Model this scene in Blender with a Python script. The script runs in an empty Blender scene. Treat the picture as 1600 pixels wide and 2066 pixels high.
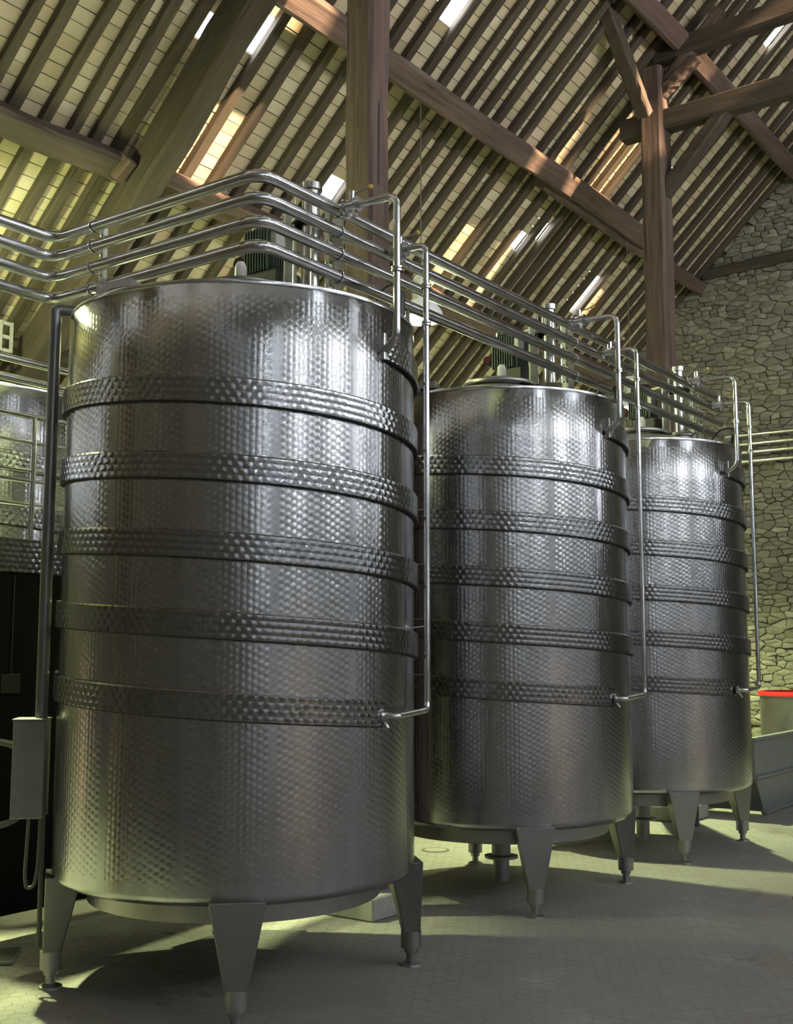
import bpy, bmesh, math, random
from mathutils import Vector, Matrix
R_ = math.radians
rnd = random.Random(7)
SC = bpy.context.scene
COL = SC.collection

# ------------------------------------------------------------------ camera
F_PX, PITCH, YAW = 2338.1, 0.1202, 0.6205
CAM = Vector((4.173, -4.444, 1.6))
cd = bpy.data.cameras.new('camera'); cam = bpy.data.objects.new('camera', cd); COL.objects.link(cam)
cam.location = CAM; cam.rotation_euler = (math.pi/2 + PITCH, 0, YAW)
cd.sensor_fit = 'HORIZONTAL'; cd.sensor_width = 36; cd.lens = F_PX/1600*36
cd.clip_start = 0.05; cd.clip_end = 200
SC.camera = cam

def px(p):
    x = (p[0]-CAM.x)*math.cos(YAW) + (p[1]-CAM.y)*math.sin(YAW)
    y = -(p[0]-CAM.x)*math.sin(YAW) + (p[1]-CAM.y)*math.cos(YAW)
    z = p[2]-CAM.z
    d = y*math.cos(PITCH) + z*math.sin(PITCH); u = -y*math.sin(PITCH) + z*math.cos(PITCH)
    if d < .1: return (-9999, -9999, d)
    return (800+F_PX*x/d, 1033-F_PX*u/d, d)

# ------------------------------------------------------------------ world, sun, exposure
w = bpy.data.worlds.new('sky'); SC.world = w; w.use_nodes = True
bg = w.node_tree.nodes['Background']; bg.inputs[0].default_value = (0.86, 0.93, 1.0, 1); bg.inputs[1].default_value = 20.0
sd = bpy.data.lights.new('sun', 'SUN'); sun = bpy.data.objects.new('sun', sd); COL.objects.link(sun)
sd.energy = 40; sd.color = (1.0, 0.72, 0.45); sd.angle = R_(1.2)
SUN_DIR = Vector((-math.cos(R_(25)), 0.10, -math.sin(R_(25)))).normalized()
sun.rotation_euler = SUN_DIR.to_track_quat('-Z', 'Y').to_euler()
vs = SC.view_settings
vs.view_transform = 'Standard'; vs.look = 'None'; vs.gamma = 1; vs.use_curve_mapping = False
vs.exposure = 0.0
GREEN_W, GREEN_SPOT, WHITE_W, ROOF_FILL = 55, 1500, 128, 860
GREEN_C, WHITE_C = (0.87, 1.0, 0.45), (0.86, 0.93, 1.0)

# ------------------------------------------------------------------ helpers
def tag(o, label=None, cat=None, group=None, kind=None):
    if label: o['label'] = label
    if cat: o['category'] = cat
    if group: o['group'] = group
    if kind: o['kind'] = kind
    return o
def empty(name, loc=(0, 0, 0), rz=0, **k):
    o = bpy.data.objects.new(name, None); COL.objects.link(o); o.location = loc; o.rotation_euler = (0, 0, rz)
    o.empty_display_size = .1
    return tag(o, **k)
def link(name, me, mat=None, parent=None, loc=None, rot=None):
    o = bpy.data.objects.new(name, me); COL.objects.link(o)
    if mat is not None and not me.materials: me.materials.append(mat)
    if parent is not None: o.parent = parent
    if loc is not None: o.location = loc
    if rot is not None: o.rotation_euler = rot
    return o
def mesh(name, verts, faces, smooth=False):
    me = bpy.data.meshes.new(name); me.from_pydata([tuple(v) for v in verts], [], faces)
    if smooth:
        for p in me.polygons: p.use_smooth = True
    me.update(); return me
def bm_mesh(name, bm, smooth=None):
    bmesh.ops.recalc_face_normals(bm, faces=bm.faces[:])
    me = bpy.data.meshes.new(name); bm.to_mesh(me); bm.free()
    if smooth:
        for p in me.polygons: p.use_smooth = True
        try: me.set_sharp_from_angle(angle=R_(35))
        except Exception: pass
    return me
def bbox(bm, c, s, rot=None, bev=0):
    g = bmesh.ops.create_cube(bm, size=1)['verts']
    M = Matrix.Translation(c) @ (rot.to_4x4() if rot else Matrix()) @ Matrix.Diagonal((s[0], s[1], s[2], 1))
    bmesh.ops.transform(bm, matrix=M, verts=g)
    if bev:
        es = list({e for v in g for e in v.link_edges})
        bmesh.ops.bevel(bm, geom=es, offset=bev, segments=1, affect='EDGES')
def box(name, c, s, mat, parent=None, bev=0.004, rot=None):
    bm = bmesh.new(); bbox(bm, (0, 0, 0), s, None, bev)
    o = link(name, bm_mesh(name, bm), mat, parent, c)
    if rot: o.rotation_euler = rot
    return o
def bcyl(bm, p0, p1, r0, r1=None, n=20, cap=True):
    p0, p1 = Vector(p0), Vector(p1); r1 = r0 if r1 is None else r1
    d = p1-p0; q = d.to_track_quat('Z', 'Y').to_matrix().to_4x4()
    g = bmesh.ops.create_cone(bm, cap_ends=cap, segments=n, radius1=r0, radius2=r1, depth=d.length)['verts']
    bmesh.ops.transform(bm, matrix=Matrix.Translation((p0+p1)/2) @ q, verts=g)
def blathe(bm, prof, n=32, c=(0, 0, 0), closed=False):
    rows = []
    for r, z in prof:
        rows.append([bm.verts.new((c[0]+r*math.cos(2*math.pi*k/n), c[1]+r*math.sin(2*math.pi*k/n), c[2]+z)) for k in range(n)] if r > 1e-6 else [bm.verts.new((c[0], c[1], c[2]+z))])
    for a, b in zip(rows, rows[1:]):
        for k in range(n):
            k2 = (k+1) % n
            if len(a) == 1 and len(b) == 1: continue
            if len(a) == 1: bm.faces.new((a[0], b[k2], b[k]))
            elif len(b) == 1: bm.faces.new((a[k], a[k2], b[0]))
            else: bm.faces.new((a[k], a[k2], b[k2], b[k]))
    return rows
def lathe(name, prof, mat, parent=None, loc=(0, 0, 0), n=32):
    bm = bmesh.new(); blathe(bm, prof, n)
    return link(name, bm_mesh(name, bm, True), mat, parent, loc)
def cyl(name, p0, p1, r, mat, parent=None, r1=None, n=20):
    bm = bmesh.new(); p0, p1 = Vector(p0), Vector(p1); bcyl(bm, (0, 0, 0), p1-p0, r, r1, n)
    return link(name, bm_mesh(name, bm, True), mat, parent, p0)
def fillet(pts, rad, seg=7):
    pts = [Vector(p) for p in pts]; out = [pts[0]]
    for a, b, c in zip(pts, pts[1:], pts[2:]):
        u, v = (a-b), (c-b); r = min(rad, u.length*.49, v.length*.49)
        u.normalize(); v.normalize(); p, q = b+u*r, b+v*r
        for i in range(seg+1):
            t = i/seg; out.append((p*(1-t)+b*t)*(1-t) + (b*(1-t)+q*t)*t)
    out.append(pts[-1]); return out
def btube(bm, pts, r, n=14, cap=True):
    rings = []; prev = None
    for i, p in enumerate(pts):
        t = (pts[min(i+1, len(pts)-1)]-pts[max(i-1, 0)]).normalized()
        if prev is None:
            s = t.orthogonal().normalized()
        else:
            s = (prev-t*prev.dot(t)).normalized()
        prev = s; b = t.cross(s)
        rings.append([bm.verts.new(p+(s*math.cos(2*math.pi*k/n)+b*math.sin(2*math.pi*k/n))*r) for k in range(n)])
    for a, b in zip(rings, rings[1:]):
        for k in range(n): bm.faces.new((a[k], a[(k+1) % n], b[(k+1) % n], b[k]))
    if cap: bm.faces.new(rings[0][::-1]); bm.faces.new(rings[-1])
def tube(name, pts, r, mat, parent=None, rad=.08, n=14, loc=(0, 0, 0)):
    bm = bmesh.new(); L = Vector(loc)
    btube(bm, [p-L for p in fillet(pts, rad)], r, n)
    return link(name, bm_mesh(name, bm, True), mat, parent, loc)
def beam(name, p0, p1, wd, hg, mat, parent=None, up=(0, 0, 1), jit=.012, seg=10, bow=0, seed=0):
    """hewn timber: local X runs p0 -> p1, local Z near `up`; wd across, hg along up"""
    p0, p1 = Vector(p0), Vector(p1); d = p1-p0; L = d.length; x = d.normalized(); u = Vector(up)
    z = (u-x*u.dot(x)).normalized(); y = z.cross(x)
    M = Matrix((x, y, z)).transposed().to_4x4(); M.translation = p0
    r = random.Random(seed+hash(name) % 7); vs_, fs = [], []; ch = min(wd, hg)*.12
    prof = [(-wd/2+ch, -hg/2), (wd/2-ch, -hg/2), (wd/2, -hg/2+ch), (wd/2, hg/2-ch), (wd/2-ch, hg/2), (-wd/2+ch, hg/2), (-wd/2, hg/2-ch), (-wd/2, -hg/2+ch)]
    ph = r.uniform(0, 6)
    for i in range(seg+1):
        t = i/seg; oy = bow*math.sin(math.pi*t)+jit*.6*math.sin(ph+t*L*1.3); oz = jit*.5*math.sin(ph*2+t*L*1.7)
        for a, b in prof: vs_.append((t*L, a+oy+r.uniform(-jit, jit)*.5, b+oz+r.uniform(-jit, jit)*.5))
    n = 8
    for i in range(seg):
        for k in range(n): fs.append((i*n+k, i*n+(k+1) % n, (i+1)*n+(k+1) % n, (i+1)*n+k))
    fs.append(tuple(range(n))[::-1]); fs.append(tuple(seg*n+k for k in range(n)))
    bm = bmesh.new(); me = mesh(name, vs_, fs); bm.from_mesh(me)
    bmesh.ops.recalc_face_normals(bm, faces=bm.faces[:]); bm.to_mesh(me); bm.free()
    o = link(name, me, mat, parent); o.matrix_world = M
    return o
def copy_tree(o, parent=None, **over):
    c = o.copy(); COL.objects.link(c); c.parent = parent
    for ch in list(o.children): copy_tree(ch, c)
    return tag(c, **over)

# ------------------------------------------------------------------ materials
class NT:
    def __init__(s, name):
        s.m = bpy.data.materials.new(name); s.m.use_nodes = True; s.t = s.m.node_tree; s.b = s.t.nodes['Principled BSDF']
    def n(s, typ, **k):
        nd = s.t.nodes.new(typ)
        for a, v in k.items(): setattr(nd, a, v)
        return nd
    def l(s, a, b): s.t.links.new(a, b)
    def put(s, sock, v):
        if hasattr(v, 'node'): s.l(v, sock)
        else: sock.default_value = v
    def math(s, op, a, b=None, c=None):
        nd = s.n('ShaderNodeMath', operation=op); s.put(nd.inputs[0], a)
        if b is not None: s.put(nd.inputs[1], b)
        if c is not None: s.put(nd.inputs[2], c)
        return nd.outputs[0]
    def vm(s, op, a, b=None, sc=None):
        nd = s.n('ShaderNodeVectorMath', operation=op); s.put(nd.inputs[0], a)
        if b is not None: s.put(nd.inputs[1], b)
        if sc is not None: s.put(nd.inputs['Scale'], sc)
        return nd.outputs[0]
    def ramp(s, f, stops):
        nd = s.n('ShaderNodeValToRGB'); s.l(f, nd.inputs[0]); e = nd.color_ramp.elements
        while len(e) < len(stops): e.new(.5)
        for el, (p, c) in zip(e, stops): el.position = p; el.color = (*c, 1)
        return nd.outputs[0]
    def noise(s, vec, scale, det=4, rough=.6):
        nd = s.n('ShaderNodeTexNoise'); s.l(vec, nd.inputs['Vector']); nd.inputs['Scale'].default_value = scale
        nd.inputs['Detail'].default_value = det; nd.inputs['Roughness'].default_value = rough
        return nd.outputs[0]
    def mapping(s, vec, scale):
        nd = s.n('ShaderNodeMapping'); s.l(vec, nd.inputs[0]); nd.inputs['Scale'].default_value = scale; return nd.outputs[0]
    def mix(s, f, a, b, typ='MIX'):
        nd = s.n('ShaderNodeMix', data_type='RGBA', blend_type=typ); s.put(nd.inputs[0], f)
        s.put(nd.inputs[6], a if hasattr(a, 'node') else (*a, 1)); s.put(nd.inputs[7], b if hasattr(b, 'node') else (*b, 1)); return nd.outputs[2]
    def bump(s, h, strength=.3, dist=.01):
        nd = s.n('ShaderNodeBump'); s.l(h, nd.inputs['Height']); nd.inputs['Strength'].default_value = strength; nd.inputs['Distance'].default_value = dist
        s.l(nd.outputs[0], s.b.inputs['Normal'])
    def set(s, **k):
        for a, v in k.items(): s.put(s.b.inputs[a.replace('_', ' ')], (*v, 1) if isinstance(v, tuple) and len(v) == 3 else v)
        return s.m
def plain(name, col, rough=.5, metal=0, var=.12, scale=9, spec=.5):
    t = NT(name); co = t.n('ShaderNodeTexCoord').outputs['Object']
    nz = t.noise(co, scale)
    c = t.ramp(nz, [(.25, tuple(x*(1-var) for x in col)), (.75, tuple(min(1, x*(1+var)) for x in col))])
    t.set(Base_Color=c, Roughness=rough, Metallic=float(metal)); t.b.inputs['Specular IOR Level'].default_value = spec; return t.m
def wood(name, dark, light, sc=1.0, bumpy=.5):
    t = NT(name); co = t.n('ShaderNodeTexCoord').outputs['Object']
    ri = t.n('ShaderNodeObjectInfo').outputs['Random']
    v = t.vm('ADD', t.mapping(co, (1.2*sc, 22*sc, 22*sc)), t.vm('SCALE', (7.3, 3.1, 5.7), sc=ri))
    g = t.noise(v, 1.0, 6, .65); big = t.noise(co, 1.6, 3)
    crack = t.math('LESS_THAN', t.noise(t.mapping(co, (.5, 30, 30)), 1.0, 2, .5), .27)
    c = t.ramp(g, [(.3, dark), (.72, light)])
    c = t.mix(t.math('MULTIPLY', big, .55), c, tuple(x*.55 for x in dark))
    c = t.mix(t.math('MULTIPLY', ri, .25), c, light)
    c = t.mix(crack, c, tuple(x*.3 for x in dark))
    t.bump(t.math('SUBTRACT', g, t.math('MULTIPLY', crack, .5)), bumpy, .012)
    return t.set(Base_Color=c, Roughness=.82)
def steel_plain(name, col=(.60, .60, .60), rough=.22, aniso=0.0, var=.25):
    t = NT(name); co = t.n('ShaderNodeTexCoord').outputs['Object']
    nz = t.noise(t.mapping(co, (3, 3, 3)), 2.5, 5)
    rr = t.math('MULTIPLY_ADD', nz, var, rough-var*.5)
    return t.set(Base_Color=t.ramp(nz, [(.3, tuple(x*.88 for x in col)), (.7, col)]), Metallic=1.0, Roughness=rr, Anisotropic=aniso)
def marbled(name, horizontal, pu, pv, zlo=None, zhi=None):
    """stainless sheet ground with overlapping round swirl marks: circular brushing as a tangent field"""
    t = NT(name)
    uvn = t.n('ShaderNodeUVMap', uv_map='UVMap').outputs[0]
    sp = t.n('ShaderNodeSeparateXYZ'); t.l(uvn, sp.inputs[0]); U, V = sp.outputs[0], sp.outputs[1]
    a, b = (V, U) if horizontal else (U, V)
    ca = t.math('DIVIDE', a, pu); col = t.math('FLOOR', ca)
    fx = t.math('MULTIPLY', t.math('SUBTRACT', t.math('FRACT', ca), .5), pu)
    r = pu*.60
    s = t.math('SQRT', t.math('SUBTRACT', r*r, t.math('MULTIPLY', fx, fx)))
    off = t.math('MULTIPLY', t.math('MODULO', col, 2.0), pv*.5) if horizontal else t.math('MULTIPLY', t.math('FRACT', t.math('MULTIPLY', col, .3819)), pv)
    cb = t.math('DIVIDE', t.math('ADD', t.math('SUBTRACT', b, s), off), pv)
    fr = t.math('FRACT', cb)
    dy = t.math('ADD', s, t.math('MULTIPLY', t.math('SUBTRACT', fr, 1.0), pv))
    phi = t.math('ARCTAN2', dy, fx)
    tn = t.n('ShaderNodeTangent', direction_type='UV_MAP', uv_map='UVMap').outputs[0]
    nm = t.n('ShaderNodeNewGeometry').outputs['Normal']
    bt = t.vm('CROSS_PRODUCT', nm, tn)
    if horizontal: A, B = bt, tn
    else: A, B = tn, bt
    # fine concentric grooves: the surface leans along the radius of each round mark
    sw = t.vm('ADD', t.vm('SCALE', A, sc=t.math('COSINE', phi)), t.vm('SCALE', B, sc=t.math('SINE', phi)))
    g1 = t.n('ShaderNodeTexWhiteNoise', noise_dimensions='3D'); t.l(t.vm('SCALE', t.n('ShaderNodeNewGeometry').outputs['Position'], sc=5113.0), g1.inputs['Vector'])
    sg = t.n('ShaderNodeSeparateColor'); t.l(g1.outputs['Color'], sg.inputs[0])
    lean = t.math('MULTIPLY', t.math('SUBTRACT', t.math('ADD', sg.outputs[0], sg.outputs[1]), 1.0), .11)
    lean = t.math('ADD', lean, .095 if horizontal else .055)      # each mark is a very shallow dish
    iso = t.math('MULTIPLY', t.math('SUBTRACT', sg.outputs[2], .5), .06 if horizontal else .26)
    cell = t.n('ShaderNodeCombineXYZ'); t.l(col, cell.inputs[0]); t.l(t.math('FLOOR', cb), cell.inputs[1])
    wn = t.n('ShaderNodeTexWhiteNoise', noise_dimensions='2D'); t.l(cell.outputs[0], wn.inputs['Vector'])
    colr = t.n('ShaderNodeTexWhiteNoise', noise_dimensions='1D'); t.l(t.math('ADD', t.math('FLOOR', t.math('DIVIDE', U, .06)), 3.7), colr.inputs['W'])
    big = t.noise(t.mapping(uvn, (3.0, .5, 1)), 2.2, 4)
    plainmask = None
    if not horizontal:
        # welded vertical seams and the plain zones at the top and the bottom edge are not ground
        seam = t.math('LESS_THAN', t.math('ABSOLUTE', t.math('SUBTRACT', t.math('FRACT', t.math('DIVIDE', t.math('ADD', U, .32), .40)), .5)), .055)
        plainmask = t.math('MAXIMUM', seam, t.math('MAXIMUM', t.math('LESS_THAN', V, zlo), t.math('GREATER_THAN', V, zhi)))
        lean = t.math('MULTIPLY', lean, t.math('SUBTRACT', 1.0, t.math('MULTIPLY', plainmask, .80)))
    nn = t.vm('ADD', nm, t.vm('ADD', t.vm('SCALE', sw, sc=lean), t.vm('SCALE', bt, sc=iso)))
    t.l(t.vm('NORMALIZE', nn), t.b.inputs['Normal'])
    base = t.ramp(t.math('ADD', t.math('MULTIPLY', wn.outputs[0], .10), t.math('MULTIPLY', colr.outputs[0], .22)), [(.0, (.30, .305, .315)), (.6, (.42, .425, .44))] if horizontal else [(.0, (.40, .405, .42)), (.6, (.57, .575, .59))])
    base = t.mix(t.math('MULTIPLY', t.ramp(big, [(.35, (0, 0, 0)), (.7, (1, 1, 1))]), .30), base, (.30, .29, .28))
    edge = t.math('GREATER_THAN', fr, .90)
    if plainmask is not None: edge = t.math('MULTIPLY', edge, t.math('SUBTRACT', 1.0, plainmask))
    base = t.mix(t.math('MULTIPLY', edge, .40), base, (.14, .14, .14))
    rough = t.math('MULTIPLY_ADD', wn.outputs[0], .04, .14)
    return t.set(Base_Color=base, Metallic=1.0, Roughness=rough)

M = {}
M['shell'] = marbled('marbled_steel', False, .028, .034, .60, 3.225)
M['band'] = marbled('marbled_steel_band', True, .0315, .046)
M['steel'] = steel_plain('polished_steel_tube', (.62, .62, .62), .20)
M['brushed'] = steel_plain('brushed_steel', (.40, .395, .38), .40, .3)
M['leg'] = steel_plain('leg_steel', (.27, .265, .255), .46)
M['dullsteel'] = steel_plain('dull_steel', (.34, .34, .33), .46)
M['greybox'] = plain('grey_sheet_metal', (.20, .20, .195), .45, .3)
M['conduit'] = plain('grey_conduit', (.19, .19, .195), .32, .6)
M['black'] = plain('black_plastic', (.012, .012, .012), .45)
M['undershade'] = plain('band_under_shade', (.012, .011, .010), .8)  # shade below the cooling bands, put in as near-black colour
M['shadeblack'] = plain('shade_black', (.006, .006, .006), .9, 0, .2, 9, .08)  # near-black for the added shade panels of the catwalk
M['cable'] = plain('grey_cable', (.10, .10, .09), .6)
M['greenpaint'] = plain('green_enamel', (.055, .085, .065), .4)
M['palesheet'] = plain('pale_sheet', (.62, .63, .52), .35, .2)
M['whiteplastic'] = plain('white_plastic', (.78, .78, .80), .4)
M['slate'] = plain('grey_slate', (.42, .44, .47), .8)
M['yellow'] = plain('yellow_knob', (.55, .42, .10), .45)
M['red'] = plain('red_seal', (.75, .02, .025), .4)
M['darkred'] = plain('dark_red_dial', (.10, .012, .014), .4)
M['hopper'] = plain('grey_painted_steel', (.17, .18, .185), .5, .2)
M['concrete'] = plain('concrete', (.26, .25, .24), .85, 0, .2, 14)
M['mortar'] = plain('mortar', (.075, .069, .055), .95, 0, .3, 20)
M['oak'] = wood('oak_post', (.040, .024, .018), (.185, .122, .094), 1.0)
M['oakdark'] = wood('dark_oak', (.028, .020, .014), (.095, .069, .048), 1.0)
M['rafter'] = wood('rafter_wood', (.028, .021, .013), (.100, .075, .046), 1.4)

def mat_tile():
    t = NT('roof_tile'); rn = t.n('ShaderNodeNewGeometry').outputs['Random Per Island']; oi = t.n('ShaderNodeObjectInfo').outputs['Random']
    k = t.math('FRACT', t.math('ADD', t.math('MULTIPLY', rn, 3.1), t.math('MULTIPLY', oi, 7.7)))
    co = t.n('ShaderNodeNewGeometry').outputs['Position']; nz = t.noise(co, 7, 5)
    c = t.ramp(k, [(0, (.45, .37, .23)), (.5, (.58, .50, .33)), (.85, (.68, .60, .43)), (1, (.54, .40, .27))])
    c = t.mix(t.math('MULTIPLY', nz, .45), c, (.27, .215, .12))
    return t.set(Base_Color=c, Roughness=.85)
def mat_stone():
    t = NT('rubble_stone'); rn = t.n('ShaderNodeNewGeometry').outputs['Random Per Island']; oi = t.n('ShaderNodeObjectInfo').outputs['Random']
    k = t.math('FRACT', t.math('ADD', t.math('MULTIPLY', rn, 5.3), t.math('MULTIPLY', oi, 7.7)))
    co = t.n('ShaderNodeNewGeometry').outputs['Position']; nz = t.noise(co, 11, 6, .7)
    c = t.ramp(k, [(0, (.17, .158, .13)), (.5, (.225, .21, .172)), (.88, (.28, .262, .216)), (1, (.38, .355, .295))])
    c = t.mix(t.ramp(nz, [(.35, (0, 0, 0)), (.75, (.7, .7, .7))]), c, (.12, .11, .085))
    t.bump(nz, .9, .035)
    return t.set(Base_Color=c, Roughness=.92)
def mat_floor(name, joint=False):
    t = NT(name); rn = t.n('ShaderNodeNewGeometry').outputs['Random Per Island']; oi = t.n('ShaderNodeObjectInfo').outputs['Random']
    k = t.math('FRACT', t.math('ADD', t.math('MULTIPLY', rn, 5.3), t.math('MULTIPLY', oi, 7.7)))
    co = t.n('ShaderNodeNewGeometry').outputs['Position']; nz = t.noise(co, 1.1, 6, .65); fine = t.noise(co, 40, 3)
    c = t.ramp(k, [(0, (.198, .187, .176)), (1, (.220, .208, .196))])
    if joint: c = t.mix(1.0, c, (.17, .16, .148))
    c = t.mix(t.ramp(nz, [(.40, (0, 0, 0)), (.68, (.75, .75, .75))]), c, (.17, .158, .145))
    c = t.mix(t.math('MULTIPLY', fine, .25), c, (.32, .30, .28))
    wet = t.ramp(t.noise(co, .9, 3), [(.52, (.55, .55, .55)), (.66, (.27, .27, .27))])
    return t.set(Base_Color=c, Roughness=wet)
M['tile'] = mat_tile(); M['stone'] = mat_stone(); M['floor'] = mat_floor('floor_tile'); M['joint'] = mat_floor('floor_joint', True)
t = NT('roof_backing'); M['backing'] = t.set(Base_Color=(.03, .022, .014), Roughness=.95)
t = NT('lime_wall'); M['limewall'] = t.set(Base_Color=(.20, .185, .155), Roughness=.95)
t = NT('lamp_green'); M['lampgreen'] = t.set(Base_Color=(.9, .95, .7), Emission_Color=(.93, 1.0, .70), Emission_Strength=30.0)
t = NT('lamp_white'); M['lampwhite'] = t.set(Base_Color=(.95, .95, .9), Emission_Color=(1.0, .97, .93), Emission_Strength=30.0)

# ------------------------------------------------------------------ the building
XA, ZA, TB = -1.33, 6.72, math.tan(R_(44))
def roofz(x): return ZA+TB*(x-XA)
YG, YN, XW, XE, XR = 10.55, -11.0, -5.0, 13.0, 4.0      # far gable, near gable, eaves walls, ridge
NRM = Vector((-math.sin(R_(44)), 0, math.cos(R_(44))))   # outward normal of the visible slope
UPS = Vector((math.cos(R_(44)), 0, math.sin(R_(44))))    # up the slope

# floor: slab with hexagonal tiles
floor = tag(link('floor', mesh('floor', [(-6, -12, -.004), (14, -12, -.004), (14, 12, -.004), (-6, 12, -.004)], [(0, 1, 2, 3)]), M['joint']), kind='structure')
HX = .078
def hex_geo(cx, cy, z1, flat=HX, gap=.0016):
    r = (flat-gap)/math.sqrt(3); v = []
    for zz, rr in ((-.004, r), (z1-.0003, r), (z1, r-.001)):
        v += [(cx+rr*math.cos(R_(60*k+30)), cy+rr*math.sin(R_(60*k+30)), zz) for k in range(6)]
    f = [tuple(range(12, 18))]
    for b in (0, 6): f += [(b+k, b+(k+1) % 6, b+6+(k+1) % 6, b+6+k) for k in range(6)]
    return v, f
hv, hf = hex_geo(0, 0, 0.0); hex_me = mesh('floor_tile', hv, hf); hex_me.materials.append(M['floor'])
cells = []
ny = int(15.5/(HX*math.sqrt(3)/2))
for j in range(ny):
    y = -4.3+j*HX*math.sqrt(3)/2
    for i in range(int(9.6/HX)):
        x = -4.6+i*HX+(HX/2 if j % 2 else 0)
        cells.append((x, y))
def floor_rank(c):
    u, v, d = px((c[0], c[1], 0))
    hid = 95 < u < 840 and v < 1850
    return d if (-20 < u < 1620 and v < 2090 and not hid and d > .1) else 1e9
cells.sort(key=floor_rank)
for x, y in cells[:300]:
    o = link('floor_tile', hex_me, None, floor, (x, y, rnd.uniform(-.0004, .0004)))
V_, F_ = [], []
for x, y in cells[300:]:
    v, f = hex_geo(x, y, rnd.uniform(-.0004, .0004)); b = len(V_); V_ += v; F_ += [tuple(k+b for k in q) for q in f]
tag(link('floor_tile_field', mesh('floor_tile_field', V_, F_), M['floor'], floor), kind='stuff')

# far gable wall in rubble stone
wall_far = tag(link('wall_far', mesh('wall_far', [(XW, YG, 0), (XE, YG, 0), (XE, YG, roofz(XW)+.17), (XR, YG, roofz(XR)+.17), (XW, YG, roofz(XW)+.17),
      (XW, YG+.6, 0), (XE, YG+.6, 0), (XE, YG+.6, roofz(XW)+.17), (XR, YG+.6, roofz(XR)+.17), (XW, YG+.6, roofz(XW)+.17)], [(0, 1, 2, 3, 4), (5, 9, 8, 7, 6)]), M['mortar']), kind='structure')
SH, SW = .057, .138
seeds = {}
for j in range(int(9.2/SH)):
    sw = SW*rnd.uniform(.8, 1.3); o_ = rnd.uniform(0, sw)
    for i in range(int(8.2/sw)):
        if rnd.random() < .24: continue
        seeds[(j, i)] = (-5.0+o_+i*sw+rnd.uniform(-.30, .30)*sw, (j+.5+rnd.uniform(-.22, .22))*SH)
pts = list(seeds.values()); grid = {}
for p in pts: grid.setdefault((int(p[0]/.24+40), int(p[1]/.13)), []).append(p)
ANI = 2.1
def cell_poly(p):
    poly = [(p[0]+dx, p[1]+dz) for dx, dz in ((-.22, -.09), (.22, -.09), (.22, .09), (-.22, .09))]
    gx, gz = int(p[0]/.24+40), int(p[1]/.13)
    for ax in (-2, -1, 0, 1, 2):
        for az in (-2, -1, 0, 1, 2):
            for q in grid.get((gx+ax, gz+az), ()):
                if q is p: continue
                nx, nz = (q[0]-p[0])/ANI**2, q[1]-p[1]; mx, mz = (q[0]+p[0])/2, (q[1]+p[1])/2
                out = []
                for k in range(len(poly)):
                    a, b = poly[k], poly[(k+1) % len(poly)]
                    da = (a[0]-mx)*nx+(a[1]-mz)*nz; db = (b[0]-mx)*nx+(b[1]-mz)*nz
                    if da <= 0: out.append(a)
                    if da*db < 0: t_ = da/(da-db); out.append((a[0]+(b[0]-a[0])*t_, a[1]+(b[1]-a[1])*t_))
                poly = out
                if len(poly) < 3: return None
    return poly
def stone_geo(p, poly, r):
    cx = sum(q[0] for q in poly)/len(poly); cz = sum(q[1] for q in poly)/len(poly); n = len(poly); dep = r.uniform(.014, .055); v = []
    tx, tz = r.uniform(-.10, .10), r.uniform(-.14, .14)
    def ringv(g, y, jj):
        for q in poly:
            dx, dz = q[0]-cx, q[1]-cz; L = math.hypot(dx, dz)+1e-6; k = max(.3, (L-g)/L)
            x_, z_ = cx+dx*k+r.uniform(-jj, jj), cz+dz*k+r.uniform(-jj, jj)
            v.append((x_, -(y+(tx*(x_-cx)+tz*(z_-cz))*(1 if y > .01 else 0)), z_))
    ringv(.001, -.02, .002); ringv(.003, dep*.5, .005); ringv(.011, dep, .007)
    v.append((cx+r.uniform(-.01, .01), -dep-r.uniform(.002, .012), cz+r.uniform(-.01, .01)))
    f = []
    for b in (0, n): f += [(b+k, b+(k+1) % n, b+n+(k+1) % n, b+n+k) for k in range(n)]
    f += [(2*n+k, 2*n+(k+1) % n, 3*n) for k in range(n)]
    return v, f, (cx, cz)
stones = []
for p in pts:
    poly = cell_poly(p)
    if not poly: continue
    if p[1] > roofz(p[0])+.06: continue
    ar = abs(sum(a[0]*b[1]-a[1]*b[0] for a, b in zip(poly, poly[1:]+poly[:1])))/2
    u, v, d = px((p[0], YG, p[1])); vis = (1366 < u < 1620 and 300 < v < 870) or (1500 < u < 1620 and 850 < v < 1400)
    stones.append((-ar if vis else 1, p, poly))
stones.sort(key=lambda q: q[0])
V_, F_ = [], []
for i, (k_, p, poly) in enumerate(stones):
    v, f, c = stone_geo(p, poly, rnd)
    if i < 300 and k_ < 0:
        me = mesh('wall_stone', [(a-c[0], b, e-c[1]) for a, b, e in v], f); link('wall_stone', me, M['stone'], wall_far, (c[0], YG, c[1]))
    else:
        b0 = len(V_); V_ += [(a, YG+b, e) for a, b, e in v]; F_ += [tuple(q+b0 for q in g) for g in f]
tag(link('wall_stone_field', mesh('wall_stone_field', V_, F_), M['stone'], wall_far), kind='stuff')
beam('timber_plate', (-1.35, YG-.02, 6.72), (2.5, YG-.02, 6.86), .16, .15, M['oakdark'], wall_far, seed=3)

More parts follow.
